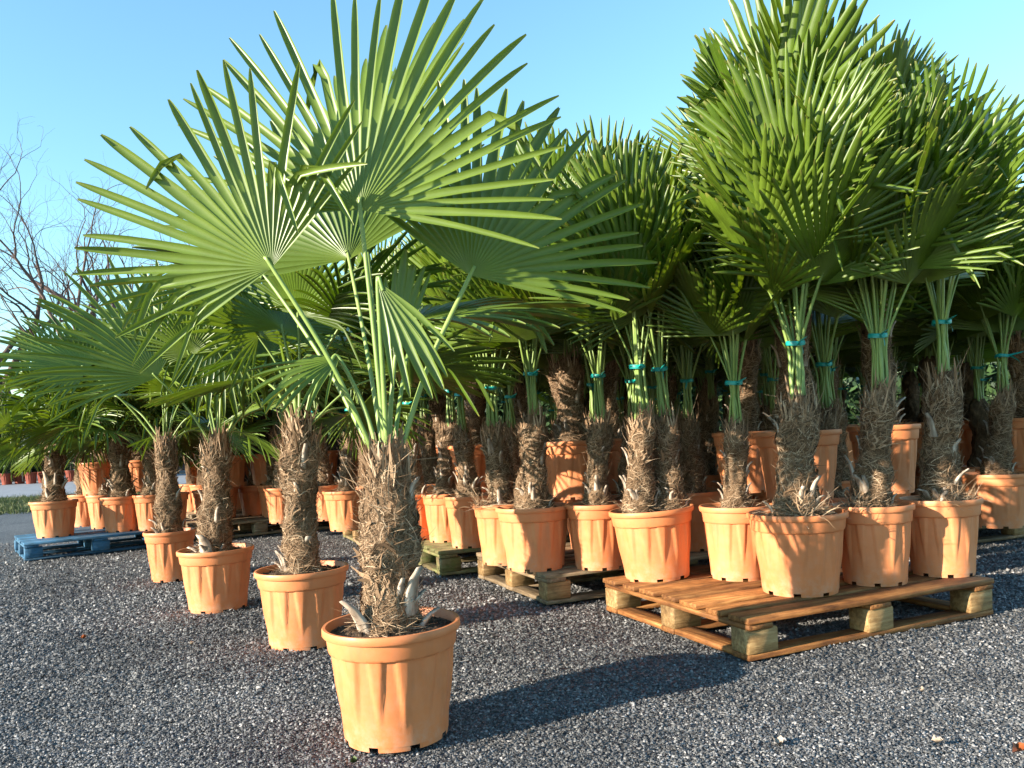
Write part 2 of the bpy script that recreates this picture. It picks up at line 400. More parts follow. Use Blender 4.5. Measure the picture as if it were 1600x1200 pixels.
# ------------------------------------------------------------------ trunk
def ribbons(base, d0, n0, length, width, curl, g, k=5):
    """vectorised curved ribbons: base, direction, outward normal per ribbon"""
    n = len(base)
    t = np.linspace(0, 1, k)
    cd = g.normal(0, 1, (n, 3)); cd[:, 2] -= 0.35
    P = base[:, None] + d0[:, None] * (length[:, None] * t)[..., None] + n0[:, None] * (curl[:, 0:1] * np.sin(t * np.pi * 0.8) * length[:, None])[..., None] + cd[:, None] * (curl[:, 1:2] * t ** 2 * length[:, None])[..., None]
    s = np.cross(d0, n0 + g.normal(0, 0.5, (n, 3))); s /= np.linalg.norm(s, axis=1, keepdims=True) + 1e-9
    wd = width[:, None] * (1 - 0.75 * t ** 2)
    A = P + s[:, None] * wd[..., None]; B = P - s[:, None] * wd[..., None]
    V = np.stack([A, B], 2).reshape(-1, 3)
    i = np.arange(k - 1)
    f = np.stack([2 * i, 2 * i + 1, 2 * i + 3, 2 * i + 2], -1)
    F = (f[None] + (np.arange(n) * 2 * k)[:, None, None]).reshape(-1, 4)
    return V, F
def trunk_meshes(h, r0, seed, nf, lean=None):
    g = np.random.default_rng(seed)
    rows, ns = 30, 28
    th = np.linspace(0, 2 * np.pi, ns, endpoint=False)
    zz = np.linspace(-0.03, h + 0.05, rows)
    lx, ly = g.normal(0, 0.022, 2)
    if lean is not None: lx, ly = lean
    ph = g.uniform(0, 6.28, 8)
    def rad(t_, z):
        f = np.clip(z / h, 0, 1.1)
        r = r0 * (1 + 0.42 * np.exp(-np.maximum(z, 0) / 0.05) + 0.10 * np.sin(z * 19 + ph[0]) + 0.05 * np.sin(z * 47 + ph[1]))
        r = r * (1 + 0.10 * np.sin(2 * t_ + ph[2] + z * 9) + 0.08 * np.sin(3 * t_ - z * 22 + ph[3]) + 0.05 * np.sin(7 * t_ + z * 40 + ph[4]))
        r = r * np.where(f > 0.9, 1 - (f - 0.9) * 2.2, 1.0)
        return r
    def axis(z): f = np.clip(z / h, 0, 1.2); return lx * f ** 1.5 * 2, ly * f ** 1.5 * 2
    V = []
    for z in zz:
        ax, ay = axis(z); r = rad(th, z) + g.normal(0, 0.0035, ns)
        V.append(np.stack([ax + r * np.cos(th), ay + r * np.sin(th), np.full(ns, z)], -1))
    V = np.concatenate(V)
    c = len(V); ax, ay = axis(h + 0.05); V = np.concatenate([V, [[ax, ay, h + 0.06]]])
    Ft = np.array([[c, (rows - 1) * ns + j, (rows - 1) * ns + (j + 1) % ns] for j in range(ns)])
    core = mesh_np('trunk', V, [grid_faces(rows, ns, True), Ft], M['trunk'], smooth=True)
    # fibres: fine hair wrapping the trunk + broad torn sheath strips
    def place(n, zlo, zhi, pw=1.0):
        a = g.uniform(0, 2 * np.pi, n); z = zlo + (zhi - zlo) * g.uniform(0, 1, n) ** pw
        r = rad(a, z) * 0.985; ax, ay = axis(z)
        nrm_ = np.stack([np.cos(a), np.sin(a), np.zeros(n)], -1)
        tan = np.stack([-np.sin(a), np.cos(a), np.zeros(n)], -1)
        return np.stack([ax + r * np.cos(a), ay + r * np.sin(a), z], -1), nrm_, tan
    parts, uvs, off = [], [], 0
    Fs = []
    def add(n, zlo, zhi, up, tanw, out, lmin, lmax, wmin, wmax, c0, c1, ulo, uhi, pw=1.0):
        nonlocal off
        b, nn, tn = place(n, zlo, zhi, pw)
        d = nn * np.abs(g.normal(out, 0.22, (n, 1))) + tn * g.normal(0, tanw, (n, 1)) + np.array([0, 0, 1.0]) * g.normal(up, 0.45, (n, 1))
        d /= np.linalg.norm(d, axis=1, keepdims=True)
        L = g.uniform(lmin, lmax, n); w = g.uniform(wmin, wmax, n)
        cu = np.stack([g.uniform(0, c0, n), g.normal(0, c1, n)], -1)
        Vr, Fr = ribbons(b, d, nn, L, w, cu, g)
        # keep hair from sinking below the soil
        parts.append(Vr); Fs.append(Fr + off); off += len(Vr)
        u = g.uniform(ulo, uhi, n); uvs.append(np.repeat(np.stack([u, u], -1), 10, 0))
    q = nf / 2600.0
    def wrap(n, zlo, zhi, up, tanw, lmin, lmax, wmin, wmax, lift, flick, ulo, uhi):
        # fibres that lie along the curved surface, with a slightly loose free end
        nonlocal off
        k = 6; t = np.linspace(0, 1, k)[None]
        a0 = g.uniform(0, 6.283, (n, 1)); z0 = g.uniform(zlo, zhi, (n, 1))
        ang = np.arctan2(g.normal(up, 0.5, (n, 1)), g.normal(0, tanw, (n, 1)))
        L = g.uniform(lmin, lmax, (n, 1)); wv = g.normal(0, 0.35, (n, 1)) * np.sin(t * 5 + g.uniform(0, 6, (n, 1)))
        aa = a0 + (np.cos(ang + wv) * L * t) / r0; z = z0 + np.sin(ang + wv) * L * t
        z = np.maximum(z, 0.002)
        rr = rad(aa, z) + 0.0015 + g.uniform(0, lift, (n, 1)) * (0.3 + np.sin(t * 3.1)) + np.abs(g.normal(0, flick, (n, 1))) * t ** 3
        ax, ay = axis(z)
        P = np.stack([ax + rr * np.cos(aa), ay + rr * np.sin(aa), z], -1)
        T = np.gradient(P, axis=1); nn = np.stack([np.cos(aa), np.sin(aa), np.zeros_like(aa)], -1) + g.normal(0, 0.45, (n, 1, 3))
        s_ = np.cross(T, nn); s_ /= np.linalg.norm(s_, axis=2, keepdims=True) + 1e-9
        wd = g.uniform(wmin, wmax, (n, 1)) * (1 - 0.7 * t ** 2)
        V_ = np.stack([P + s_ * wd[..., None], P - s_ * wd[..., None]], 2).reshape(-1, 3)
        i = np.arange(k - 1); f = np.stack([2 * i, 2 * i + 1, 2 * i + 3, 2 * i + 2], -1)
        parts.append(V_); Fs.append((f[None] + (np.arange(n) * 2 * k)[:, None, None]).reshape(-1, 4) + off); off += len(V_)
        u = g.uniform(ulo, uhi, n); uvs.append(np.repeat(np.stack([u, u], -1), 2 * k, 0))
    wrap(int(3000 * q), 0.0, h, 0.15, 1.0, 0.03, 0.12, 0.0005, 0.0012, 0.004, 0.006, 0.1, 1.0)
    wrap(int(700 * q), 0.0, h, 0.6, 0.8, 0.03, 0.09, 0.0008, 0.0022, 0.006, 0.014, 0.2, 1.0)
    wrap(int(150 * q), 0.02, h * 0.95, 1.0, 0.5, 0.03, 0.08, 0.003, 0.008, 0.006, 0.012, 0.05, 0.8)
    wrap(int(120 * q), h * 0.80, h * 1.0, 2.0, 0.4, 0.06, 0.13, 0.003, 0.008, 0.004, 0.010, 0.2, 0.95)
    add(int(220 * q), 0.02, h, 0.5, 0.8, 0.25, 0.02, 0.07, 0.0006, 0.0015, 0.2, 0.25, 0.2, 1.0)
    add(int(80 * q), h * 0.85, h + 0.02, 1.6, 0.22, 0.10, 0.05, 0.13, 0.002, 0.006, 0.05, 0.06, 0.3, 1.0)
    add(int(130 * q), h * 0.75, h + 0.02, 1.2, 0.35, 0.25, 0.04, 0.12, 0.0006, 0.0016, 0.2, 0.25, 0.25, 1.0)
    add(int(200 * q), 0.0, 0.05, 0.0, 0.9, 0.6, 0.03, 0.09, 0.0006, 0.0013, 0.12, 0.25, 0.25, 1.0)
    fib = mesh_np('fibre', np.concatenate(parts), np.concatenate(Fs), M['fibre'], np.concatenate(uvs))
    # dead leaf bases left on the trunk
    spots = []
    for j in range(10):
        a = g.uniform(0, 6.28); z = (g.uniform(0.0, 0.10) if j % 2 == 0 else g.uniform(0.08, h * 0.8)); ax, ay = axis(z)
        r = float(rad(np.array(a), np.array(z))) * 0.93
        spots.append((ax + r * math.cos(a), ay + r * math.sin(a), z, a, g.uniform(0.10, 0.55) if j % 2 == 0 else g.uniform(0.0, 0.22)))
    tx, ty = axis(h)
    return dict(core=core, fib=fib, spots=spots, top=(tx, ty, h), h=h)
def stub_mesh(seed):
    g = np.random.default_rng(seed); L = g.uniform(0.045, 0.085)
    P = np.array([[0, 0, -0.02], [0.004, 0, L * .35], [0.010, 0, L * .7], [0.022, g.normal(0, .006), L]])
    w = np.array([0.016, 0.012, 0.009, 0.006]); tk = np.array([0.008, 0.006, 0.005, 0.0035])
    V = []
    for p, a, b in zip(P, w, tk): V += [p + [-b, -a, 0], p + [b * .4, -a, 0], p + [b, 0, 0], p + [b * .4, a, 0], p + [-b, a, 0]]
    F = grid_faces(4, 5, True)
    V = np.array(V); e = 15
    return mesh_np('leaf_base', V, [F, np.array([[e, e + 1, e + 2], [e, e + 2, e + 3], [e, e + 3, e + 4]])], M['stub'])

# ------------------------------------------------------------------ leaves
TS = np.array([0.015, 0.10, 0.24, 0.36, 0.46, 0.55, 0.65, 0.75, 0.85, 0.92, 0.97, 1.0])
def blade_mesh(Hb, Mv, Nv, Rr, A, ns, g, droop=0.25, fuse=0.42, cup=0.1, bend=0.12, fold=0.7, narrow=1.0):
    Mv = nrm(Mv); Nv = nrm(Nv - Mv * np.dot(Nv, Mv)); S = np.cross(Mv, Nv)
    dl = A / ns; K = len(TS)
    VV, UV, FF = [], [], []
    G = np.array([0, 0, -1.0])
    base_f = grid_faces(K, 3)
    for i in range(ns):
        ph = -A + 2 * A * (i + 0.5) / ns
        a = abs(ph) / A
        ph_free = ph + g.normal(0, dl * 0.55)
        L = Rr * (1.0 - 0.22 * a ** 2.2) * g.uniform(0.90, 1.04)
        tf = fuse * (1 - 0.30 * a) * g.uniform(0.88, 1.15)
        def dirv(p): return nrm(math.cos(p) * Mv + math.sin(p) * S + Nv * cup * (1 - math.cos(p)))
        d0, d1 = dirv(ph), dirv(ph_free)
        n_off = g.normal(0, 0.05)
        b = droop * g.uniform(0.5, 1.5)
        sharp, t0 = (g.uniform(0.9, 2.6), g.uniform(0.42, 0.75)) if g.random() < bend else (0.0, 2.0)
        p = np.array(Hb, float); pt = 0.0
        wf = tf * L * math.tan(dl) * 1.10
        wmul = g.uniform(0.9, 1.08) * narrow
        for k, t in enumerate(TS):
            x = 0.0 if t <= tf else (t - tf) / (1 - tf)
            d = d0 * (1 - min(1, x * 2.5)) + d1 * min(1, x * 2.5) + Nv * n_off * x
            sb = sharp * min(1.0, max(0.0, (t - t0) / 0.16))
            d = nrm(nrm(d) + G * (b * t * t + sb))
            p = p + d * (t - pt) * L; pt = t
            n_ = nrm(Nv - d * np.dot(Nv, d)); s_ = np.cross(d, n_)
            if t <= tf: w = t * L * math.tan(dl) * 1.10; fo = fold
            else:
                w = wf * (1 + 0.10 * math.sin(min(x * 3, 1) * math.pi)) * (1 - x ** 7 * 0.78) * (1 + (wmul - 1) * min(1, x * 4)); fo = fold + 0.75 * min(1, x * 1.1)
            hgt = n_ * (w * fo * 0.5); s_ = s_ * (1 - 0.16 * min(1, x * 1.1))
            VV += [p + s_ * w + hgt, p - hgt, p - s_ * w + hgt]
            UV += [(0, t), (0.5, t), (1, t)]
        FF.append(base_f + i * 3 * K)
    return mesh_np('leaf', np.array(VV), np.concatenate(FF), M['leaf'], np.array(UV), smooth=False)
def petiole_mesh(pts, r0=0.0095, r1=0.0055, flat=0.7):
    pts = [np.asarray(q, float) for q in pts]
    # Catmull-Rom through the points
    P = [2 * pts[0] - pts[1]] + pts + [2 * pts[-1] - pts[-2]]
    out = []
    for k in range(1, len(P) - 2):
        for t in np.linspace(0, 1, 6, endpoint=False):
            out.append(0.5 * ((2 * P[k]) + (-P[k - 1] + P[k + 1]) * t + (2 * P[k - 1] - 5 * P[k] + 4 * P[k + 1] - P[k + 2]) * t * t + (-P[k - 1] + 3 * P[k] - 3 * P[k + 1] + P[k + 2]) * t ** 3))
    out.append(pts[-1])
    V, F = tube(out, np.linspace(r0, r1, len(out)), 6, flat)
    return mesh_np('petiole', V, F, M['petiole'], smooth=True)

def leaf_pair(C, mid, Hb, Mv, Nv, Rr, A, ns, g, **kw):
    pet = petiole_mesh([C, *mid, Hb, np.asarray(Hb) + nrm(Mv) * 0.03])
    return blade_mesh(Hb, Mv, Nv, Rr, A, ns, g, **kw), pet

def tied_leaf(g, level):
    """level 0 = outer low leaf .. 1 = inner high leaf; azimuth +Y; crown at the origin"""
    lean = R_(8 - 4 * level) * g.uniform(0.6, 1.4)
    hd = 0.47 + 0.36 * level + g.uniform(-0.05, 0.07)
    r = hd * math.tan(lean)
    Hb = np.array([g.normal(0, 0.02), 0.02 + r, hd])
    el = R_(56 + 24 * level) + g.normal(0, 0.10)
    Mv = np.array([g.normal(0, 0.12), math.cos(el), math.sin(el)])
    Nv = np.array([g.normal(0, 0.25), -math.sin(el), math.cos(el)])
    C = np.array([g.normal(0, 0.008), 0.034 - 0.02 * level, 0.0]); T = np.array([g.normal(0, 0.006), 0.022 - 0.010 * level, 0.27])
    return leaf_pair(C, [T * [1, 1.1, 0.5], T], Hb, Mv, Nv, g.uniform(0.47, 0.60), R_(g.uniform(78, 104)), int(g.integers(32, 38)), g,
                     droop=g.uniform(0.02, 0.14), fuse=g.uniform(0.46, 0.58), cup=g.uniform(0.05, 0.3), bend=0.03, fold=0.75)
def open_leaf(g, level):
    el = R_(10 + 70 * level) + g.normal(0, 0.10)
    Lp = 0.50 + g.uniform(-0.10, 0.10)
    Hb = np.array([g.normal(0, 0.05), Lp * math.cos(el), Lp * math.sin(el) + 0.04])
    elm = el - R_(g.uniform(-5, 40))
    Mv = np.array([g.normal(0, 0.15), math.cos(elm), math.sin(elm)])
    Nv = np.array([g.normal(0, 0.35), -math.sin(elm), math.cos(elm)])
    C = np.array([0, 0.03 - 0.02 * level, 0.0]); mid = (C + Hb) / 2 + np.array([0, -0.02, 0.05])
    return leaf_pair(C, [mid], Hb, Mv, Nv, g.uniform(0.46, 0.60), R_(g.uniform(95, 128)), int(g.integers(34, 40)), g,
                     droop=g.uniform(0.2, 0.5), fuse=g.uniform(0.36, 0.46), cup=g.uniform(-0.05, 0.2), bend=0.16)

TIED = {lv: [tied_leaf(np.random.default_rng(100 + 10 * lv + k), lv / 3.0) for k in range(5)] for lv in range(4)}
OPEN = {lv: [open_leaf(np.random.default_rng(300 + 10 * lv + k), lv / 4.0) for k in range(4)] for lv in range(5)}
STUBS = [stub_mesh(k) for k in range(5)]
TRUNK = [trunk_meshes(h, r, 40 + k, 1500) for k, (h, r) in enumerate([(0.47, 0.060), (0.42, 0.054), (0.53, 0.064), (0.45, 0.068), (0.56, 0.058), (0.40, 0.062)])]
POTS = {'wide': (pot_mesh('pot', 0.20, 0.33), 0.20), 'narrow': (pot_mesh('pot', 0.168, 0.335), 0.168)}
SOIL = {k: [soil_mesh(v[1], 0.33, 9 + q, 260) for q in range(2)] for k, v in POTS.items()}
def tie_mesh():
    th = np.linspace(0, 2 * np.pi, 20, endpoint=False); V = []
    for z, r in ((-0.009, 0.037), (-0.003, 0.0385), (0.004, 0.038), (0.010, 0.036)):
        V.append(np.stack([r * np.cos(th) * 1.05, r * np.sin(th), np.full(20, z) + 0.003 * np.sin(th * 2)], -1))
    V = np.concatenate(V); F = grid_faces(4, 20, True)
    g = np.random.default_rng(5); off = len(V)
    Vs, Fs = [V], [F]
    for a, d in ((-0.9, (0.9, -0.5, 0.25)), (-0.7, (0.5, -0.6, -0.8))):
        b = np.array([[0.038 * math.cos(a), 0.038 * math.sin(a), 0]])
        v, f = ribbons(b, np.array([nrm(d)]), np.array([[math.cos(a), math.sin(a), 0]]), np.array([0.075]), np.array([0.007]), np.array([[0.2, 0.05]]), g)
        Vs.append(v); Fs.append(f + off); off += len(v)
    return mesh_np('tie_ribbon', np.concatenate(Vs), np.concatenate(Fs), M['tie'])
TIE = tie_mesh()

def root_mesh(seed):
    g = np.random.default_rng(seed); n = 170
    b = g.normal(0, 1, (n, 3)) * [0.022, 0.022, 0.012] + [0, 0, 0.014]; b[:, 2] = np.abs(b[:, 2])
    d = g.normal(0, 1, (n, 3)); d[:, 2] = np.abs(d[:, 2]) * 0.6; d /= np.linalg.norm(d, axis=1, keepdims=True)
    V, F = ribbons(b, d, np.cross(d, g.normal(0, 1, (n, 3))), g.uniform(0.03, 0.09, n), g.uniform(0.0006, 0.002, n), np.stack([g.uniform(0, .4, n), g.normal(0, .4, n)], -1), g, 6)
    V[:, 2] = np.maximum(V[:, 2], -0.03)
    u = np.repeat(g.uniform(0.4, 1, n), 12)
    return mesh_np('root_clump', V, F, M['fibre'], np.stack([u, u], -1))
ROOTS = [root_mesh(1), root_mesh(2)]
N_PALM = 0
def palm(loc, kind='tied', pot='wide', trunk=None, label='', group=None, rz=None, leaves=None, detail=2, n_leaf=None, tilt=None, twin=False, scale=1.0, hero=None, lscale=1.0, stubs=(), roots=()):
    global N_PALM
    N_PALM += 1
    g = np.random.default_rng(1000 + N_PALM)
    root = bpy.data.objects.new('potted_palm', None); COL.objects.link(root)
    root.empty_display_size = 0.1
    root.location = [float(c) for c in loc]
    root.rotation_euler = (tilt[0], tilt[1], 0) if tilt else (0, 0, 0)
    tag(root, label, 'potted palm', group)
    rz = g.uniform(0, 6.28) if rz is None else rz
    pm, Rt = POTS[pot]
    obj('pot', pm, root, rot=(0, 0, rz))
    obj('soil', SOIL[pot][N_PALM % 2], root, rot=(0, 0, g.uniform(0, 6.28)))
    for (x, y, z, s) in roots:
        obj('root_clump', ROOTS[int(x * 100) % 2], root, (x, y, z), (0, 0, x * 40), (s, s, s))
    trunks = [(0.0, 0.0)] if not twin else [(-0.055, -0.02), (0.095, 0.04)]
    for q, (ox, oy) in enumerate(trunks):
        td = hero if hero else TRUNK[(g.integers(0, len(TRUNK)) if trunk is None else (trunk + q * 3) % len(TRUNK))]
        zs = 0.31
        tr = 0.0 if hero else g.uniform(0, 6.28)
        ts = scale * (0.9 if twin else 1.0)
        t = obj('trunk', td['core'], root, (ox, oy, zs), (0, 0, tr), (ts,) * 3)
        if detail >= 1:
            fb = obj('fibre', td['fib'], t); fb['kind'] = 'stuff'
            for k, (x, y, z, a, out) in enumerate(td['spots'][:9 if detail >= 2 else 4]):
                s = g.uniform(0.8, 1.3)
                obj('leaf_base', STUBS[(k + N_PALM) % 5], t, (x, y, z), (0, out, a), (s, s, s))
        for (a, z, out, s) in stubs:
            obj('leaf_base', STUBS[(int(s * 10)) % 5], t, (0.068 * math.cos(a) * (1.25 if z < 0.03 else 1), 0.068 * math.sin(a) * (1.25 if z < 0.03 else 1), z), (0, out, a), (s * 1.2, s * 1.5, s))
        c, s_ = math.cos(tr), math.sin(tr)
        tx, ty, tz = td['top']
        crown = np.array([ox + ts * (c * tx - s_ * ty), oy + ts * (s_ * tx + c * ty), zs + ts * tz])
        if leaves is not None and q == 0:
            for lf in leaves(np.asarray(loc) + crown, g):
                b, p_ = lf
                l = obj('leaf', b, root, -np.asarray(loc)); obj('petiole', p_, l)
        if n_leaf == 0: continue
        n = n_leaf or (13 if kind == 'tied' else 12)
        if twin: n = 8
        for k in range(n):
            f = (k + 0.5) / n
            az = k * 2.39996 + tr + g.normal(0, 0.25)
            if hero and f < 0.6 and math.cos(az) < -0.1: az += math.pi
            if kind == 'tied':
                lv = min(3, int(f * 4)); pool = TIED[lv]
            else:
                lv = min(4, int(f * 5)); pool = OPEN[lv]
            b, p_ = pool[int(g.integers(0, len(pool)))]
            sc = g.uniform(0.9, 1.08) * scale * lscale
            l = obj('leaf', b, root, crown, (g.normal(0, 0.03), g.normal(0, 0.03), az), (sc,) * 3)
            obj('petiole', p_, l)
        if kind == 'tied':
            obj('tie_ribbon', TIE, root, crown + [0, 0, 0.27 * scale], (0, 0, -0.6 + g.normal(0, 0.3)))
    return root

# ------------------------------------------------------------------ pallets
PAL_H = 0.156
def pallet(corner, ang, sx, sy, wood, block, label, base=True, group=None):
    """corner on the ground; x runs along ang, y to the left of it"""
    root = bpy.data.objects.new('pallet', None); COL.objects.link(root); root.empty_display_size = 0.1
    root.location = (float(corner[0]), float(corner[1]), 0); root.rotation_euler = (0, 0, ang)
    tag(root, label, 'pallet', group)
    g = np.random.default_rng(int(abs(corner[0]) * 1000) + 3)
    bw = 0.1
    nb = 7 if sy > 0.9 else 5
    for k in range(nb):                                     # deck boards run along x
        w = 0.118 if k % 2 == 0 else 0.098
        y = w / 2 + (sy - 0.118) * k / (nb - 1)
        obj('deck_board', box_mesh('deck_board', sx, w, 0.022, wood, 0.003, 0.0006), root, (sx / 2 + g.normal(0, 0.003), y, PAL_H - 0.011 + g.normal(0, 0.0006)), (0, g.normal(0, 0.0008), g.normal(0, 0.003)))
    for x in (0.06, sx / 2, sx - 0.06):                     # stringer boards run along y
        obj('stringer_board', box_mesh('stringer_board', sy, 0.11, 0.020, wood, 0.003), root, (x, sy / 2, PAL_H - 0.0335), (0, 0, math.pi / 2 + g.normal(0, 0.002)))
        for y in (0.055, sy / 2, sy - 0.055):
            obj('block', box_mesh('block', 0.138, 0.100, 0.0895, block, 0.005, 0.0014), root, (x + (0.012 if x < 0.1 else -0.012 if x > sx - 0.1 else 0) + g.normal(0, .002), y + g.normal(0, .002), 0.0685), (0, 0, g.normal(0, 0.015)))
    for y in (0.055, sy / 2, sy - 0.055):                   # runners on the ground
        obj('base_board', box_mesh('base_board', sx - 0.004, 0.094, 0.022, wood, 0.003), root, (sx / 2, y, 0.0125), (0, 0, g.normal(0, 0.002)))
    for x in (0.055, sx - 0.055):
        obj('base_board', box_mesh('base_board', (sy - 0.3) / 2, 0.094, 0.022, wood, 0.003), root, (x, sy * 0.28, 0.0135), (0, 0, math.pi / 2))
        obj('base_board', box_mesh('base_board', (sy - 0.3) / 2, 0.094, 0.022, wood, 0.003), root, (x, sy * 0.72, 0.0135), (0, 0, math.pi / 2))
    return root

ground()
gravel()
PLACED = []            # (x, y, z, radius)
def free(p, r=0.34):
    return all(not (abs(q[2] - p[2]) < 0.2 and math.hypot(q[0] - p[0], q[1] - p[1]) < r) for q in PLACED)
def put(px, py, z, pot='wide', **kw):
    """px: centre of the foot, py: its lowest pixel in the photo, z: height of what it stands on"""
    rb = 0.15 if pot == 'wide' else 0.126
    q = on_plane(px, py, z); d = nrm([q[0], q[1], 0]); c = q + d * rb
    PLACED.append((c[0], c[1], z)); return palm((c[0], c[1], z), pot=pot, **kw)
def put_d(px, Y, z, pot='wide', **kw):
    c = at_depth(px, Y, z); PLACED.append((c[0], c[1], z)); return palm(tuple(c), pot=pot, **kw)

# ------------------------------------------------------------------ the four palms standing on the gravel
def hero_leaves(spec):
    def make(crown, g):
        out = []
        Y0 = crown[1]
        for (hx, hy, hdy, tx, ty, tdy, A, ns, kw) in spec:
            kw = dict(kw)
            Hb = pix3(hx, hy, Y0 + hdy); T = pix3(tx, ty, Y0 + tdy)
            Mv = T - Hb; Rr = np.linalg.norm(Mv) * kw.pop('rs', 1.0)
            face = kw.pop('face', None)
            Nv = nrm(CAMP - Hb) if face is None else nrm(face)
            d = nrm(Hb - crown); C = crown + np.array([d[0] * 0.03, d[1] * 0.03, -0.03])
            mid = (C * 0.5 + Hb * 0.5) + np.array([-d[0] * 0.03, -d[1] * 0.03, 0.02])
            out.append(leaf_pair(C, [mid], Hb, Mv, Nv, Rr, R_(A), ns, g, **kw))
        return out
    return make

hero1 = trunk_meshes(0.475, 0.068, 501, 3600, (0.006, 0.0))
hero2 = trunk_meshes(0.62, 0.066, 502, 2600, (0.01, 0))
hero3 = trunk_meshes(0.58, 0.068, 503, 2400, (0.02, 0))
hero4 = trunk_meshes(0.62, 0.066, 504, 1800, (0.0, 0))

G1 = [  # hub px, py, depth offset | midrib tip px, py, depth offset | half spread deg, segments
    (563, 328, -0.06, 612, -45, -0.02, 98, 30, dict(droop=0.10, fuse=0.40, bend=0.12, cup=0.03, face=(-0.16, -0.95, 0.02))),
    (425, 418, -0.10, 205, 165, -0.12, 86, 26, dict(droop=0.12, fuse=0.42, bend=0.22, cup=0.1, face=(-0.35, -0.8, 0.3))),
    (735, 430, 0.12, 860, 160, 0.25, 82, 25, dict(droop=0.12, fuse=0.45, bend=0.08, cup=0.1, face=(0.25, -0.8, 0.4))),
    (545, 405, 0.35, 450, 170, 0.60, 85, 25, dict(droop=0.10, fuse=0.42, bend=0.05)),
    (565, 300, 0.50, 590, 60, 0.85, 60, 18, dict(droop=0.05, fuse=0.42, bend=0.05, face=(-0.5, -0.5, 0.7))),
    (420, 440, 0.30, 170, 372, 0.30, 50, 14, dict(droop=0.30, fuse=0.42, bend=0.35, face=(-0.1, -0.6, 0.8))),
    (590, 440, -0.10, 690, 610, -0.14, 24, 6, dict(droop=0.2, fuse=0.55, bend=0.10)),
    (530, 560, 0.05, 390, 610, -0.10, 52, 12, dict(droop=0.35, fuse=0.42, bend=0.15, face=(0.0, -0.6, 0.8))),
    (650, 500, 0.45, 860, 450, 0.80, 95, 26, dict(droop=0.35, fuse=0.45, bend=0.15, face=(-0.2, -0.4, 0.9))),
    (616, 570, 0.06, 640, 395, 0.10, 16, 6, dict(droop=0.02, fuse=0.85, bend=0.0)),
]
put(622, 1176, 0, 'wide', kind='open', hero=hero1, leaves=hero_leaves(G1), n_leaf=0, rz=0.32, stubs=[(3.85, 0.0, 0.30, 1.45), (-0.45, 0.07, 0.06, 1.4), (-0.05, 0.0, 0.45, 1.1)],
    label='largest potted palm in front, wide fans spread open above a shaggy trunk, standing on gravel')
G3 = [
    (245, 590, -0.15, 85, 440, -0.30, 72, 26, dict(droop=0.30, fuse=0.42, bend=0.15, face=(-0.2, -0.75, 0.6))),
    (350, 560, 0.15, 335, 390, 0.35, 100, 32, dict(droop=0.2, fuse=0.4, bend=0.1)),
    (340, 500, -0.08, 345, 660, -0.10, 38, 14, dict(droop=0.1, fuse=0.6, bend=0.1)),
    (420, 560, 0.2, 520, 420, 0.4, 115, 34, dict(droop=0.3, fuse=0.4, bend=0.1)),
    (300, 540, 0.25, 215, 440, 0.5, 80, 28, dict(droop=0.3, fuse=0.4, bend=0.15, face=(-0.3, -0.5, 0.8))),
]
put(478, 1017, 0, 'wide', kind='open', hero=hero2, stubs=[(3.5, 0.04, 0.10, 1.2), (-0.9, 0.10, 0.04, 1.2)], n_leaf=10, rz=1.1, lscale=0.9,
    label='potted palm on gravel with thin shaggy trunk, next in line behind the largest palm')
put(342, 958, 0, 'wide', kind='open', hero=hero3, stubs=[(4.5, 0.02, 0.1, 1.7), (3.4, 0.0, 0.6, 1.3)], leaves=hero_leaves(G3), n_leaf=6, rz=2.0, lscale=0.8,
    label='potted palm on gravel with old leaves hanging down along its trunk')
G4 = [
    (135, 577, -0.20, -15, 515, -0.35, 100, 34, dict(droop=0.18, fuse=0.45, bend=0.12, face=(-0.2, -0.6, 0.8))),
    (265, 560, 0.10, 235, 410, 0.25, 118, 36, dict(droop=0.25, fuse=0.42, bend=0.1)),
]
put(269, 909, 0, 'narrow', kind='open', hero=hero4, leaves=hero_leaves(G4), n_leaf=8, rz=0.5, lscale=0.82,
    label='potted palm on gravel in the narrowest pot, beside the blue pallet')

# ------------------------------------------------------------------ main block of pallets
A1 = R_(23.0)
E1 = np.array([math.cos(A1), math.sin(A1)]); E2 = np.array([-math.sin(A1), math.cos(A1)])
Z1, Z2 = PAL_H, PAL_H + 0.332
c1 = on_plane(1172, 1036)[:2]
c2 = on_plane(855, 947)[:2]
c3 = on_plane(690, 901)[:2]
c4 = on_plane(572, 857)[:2]
c5 = on_plane(452, 832)[:2]
pallet(c1, A1, 1.30, 1.05, M['wood_wet'], M['wood_block'], 'wet orange-brown wooden pallet with five palm pots along its edges')
pallet(c2, A1, 1.25, 1.0, M['wood_grey'], M['wood_block'], 'weathered grey-brown pallet right behind the wet orange-brown one')
pallet(c3, A1, 1.2, 1.0, M['wood_moss'], M['wood_moss'], 'mossy green pallet behind the weathered grey-brown pallet')
pallet(c4, A1, 1.2, 1.0, M['wood_moss'], M['wood_block'], 'greenish pallet with slim boards, fourth in the row from the wet one')
pallet(c5, A1, 1.2, 1.0, M['wood_grey'], M['wood_block'], 'farthest brown pallet at the end of the main row')
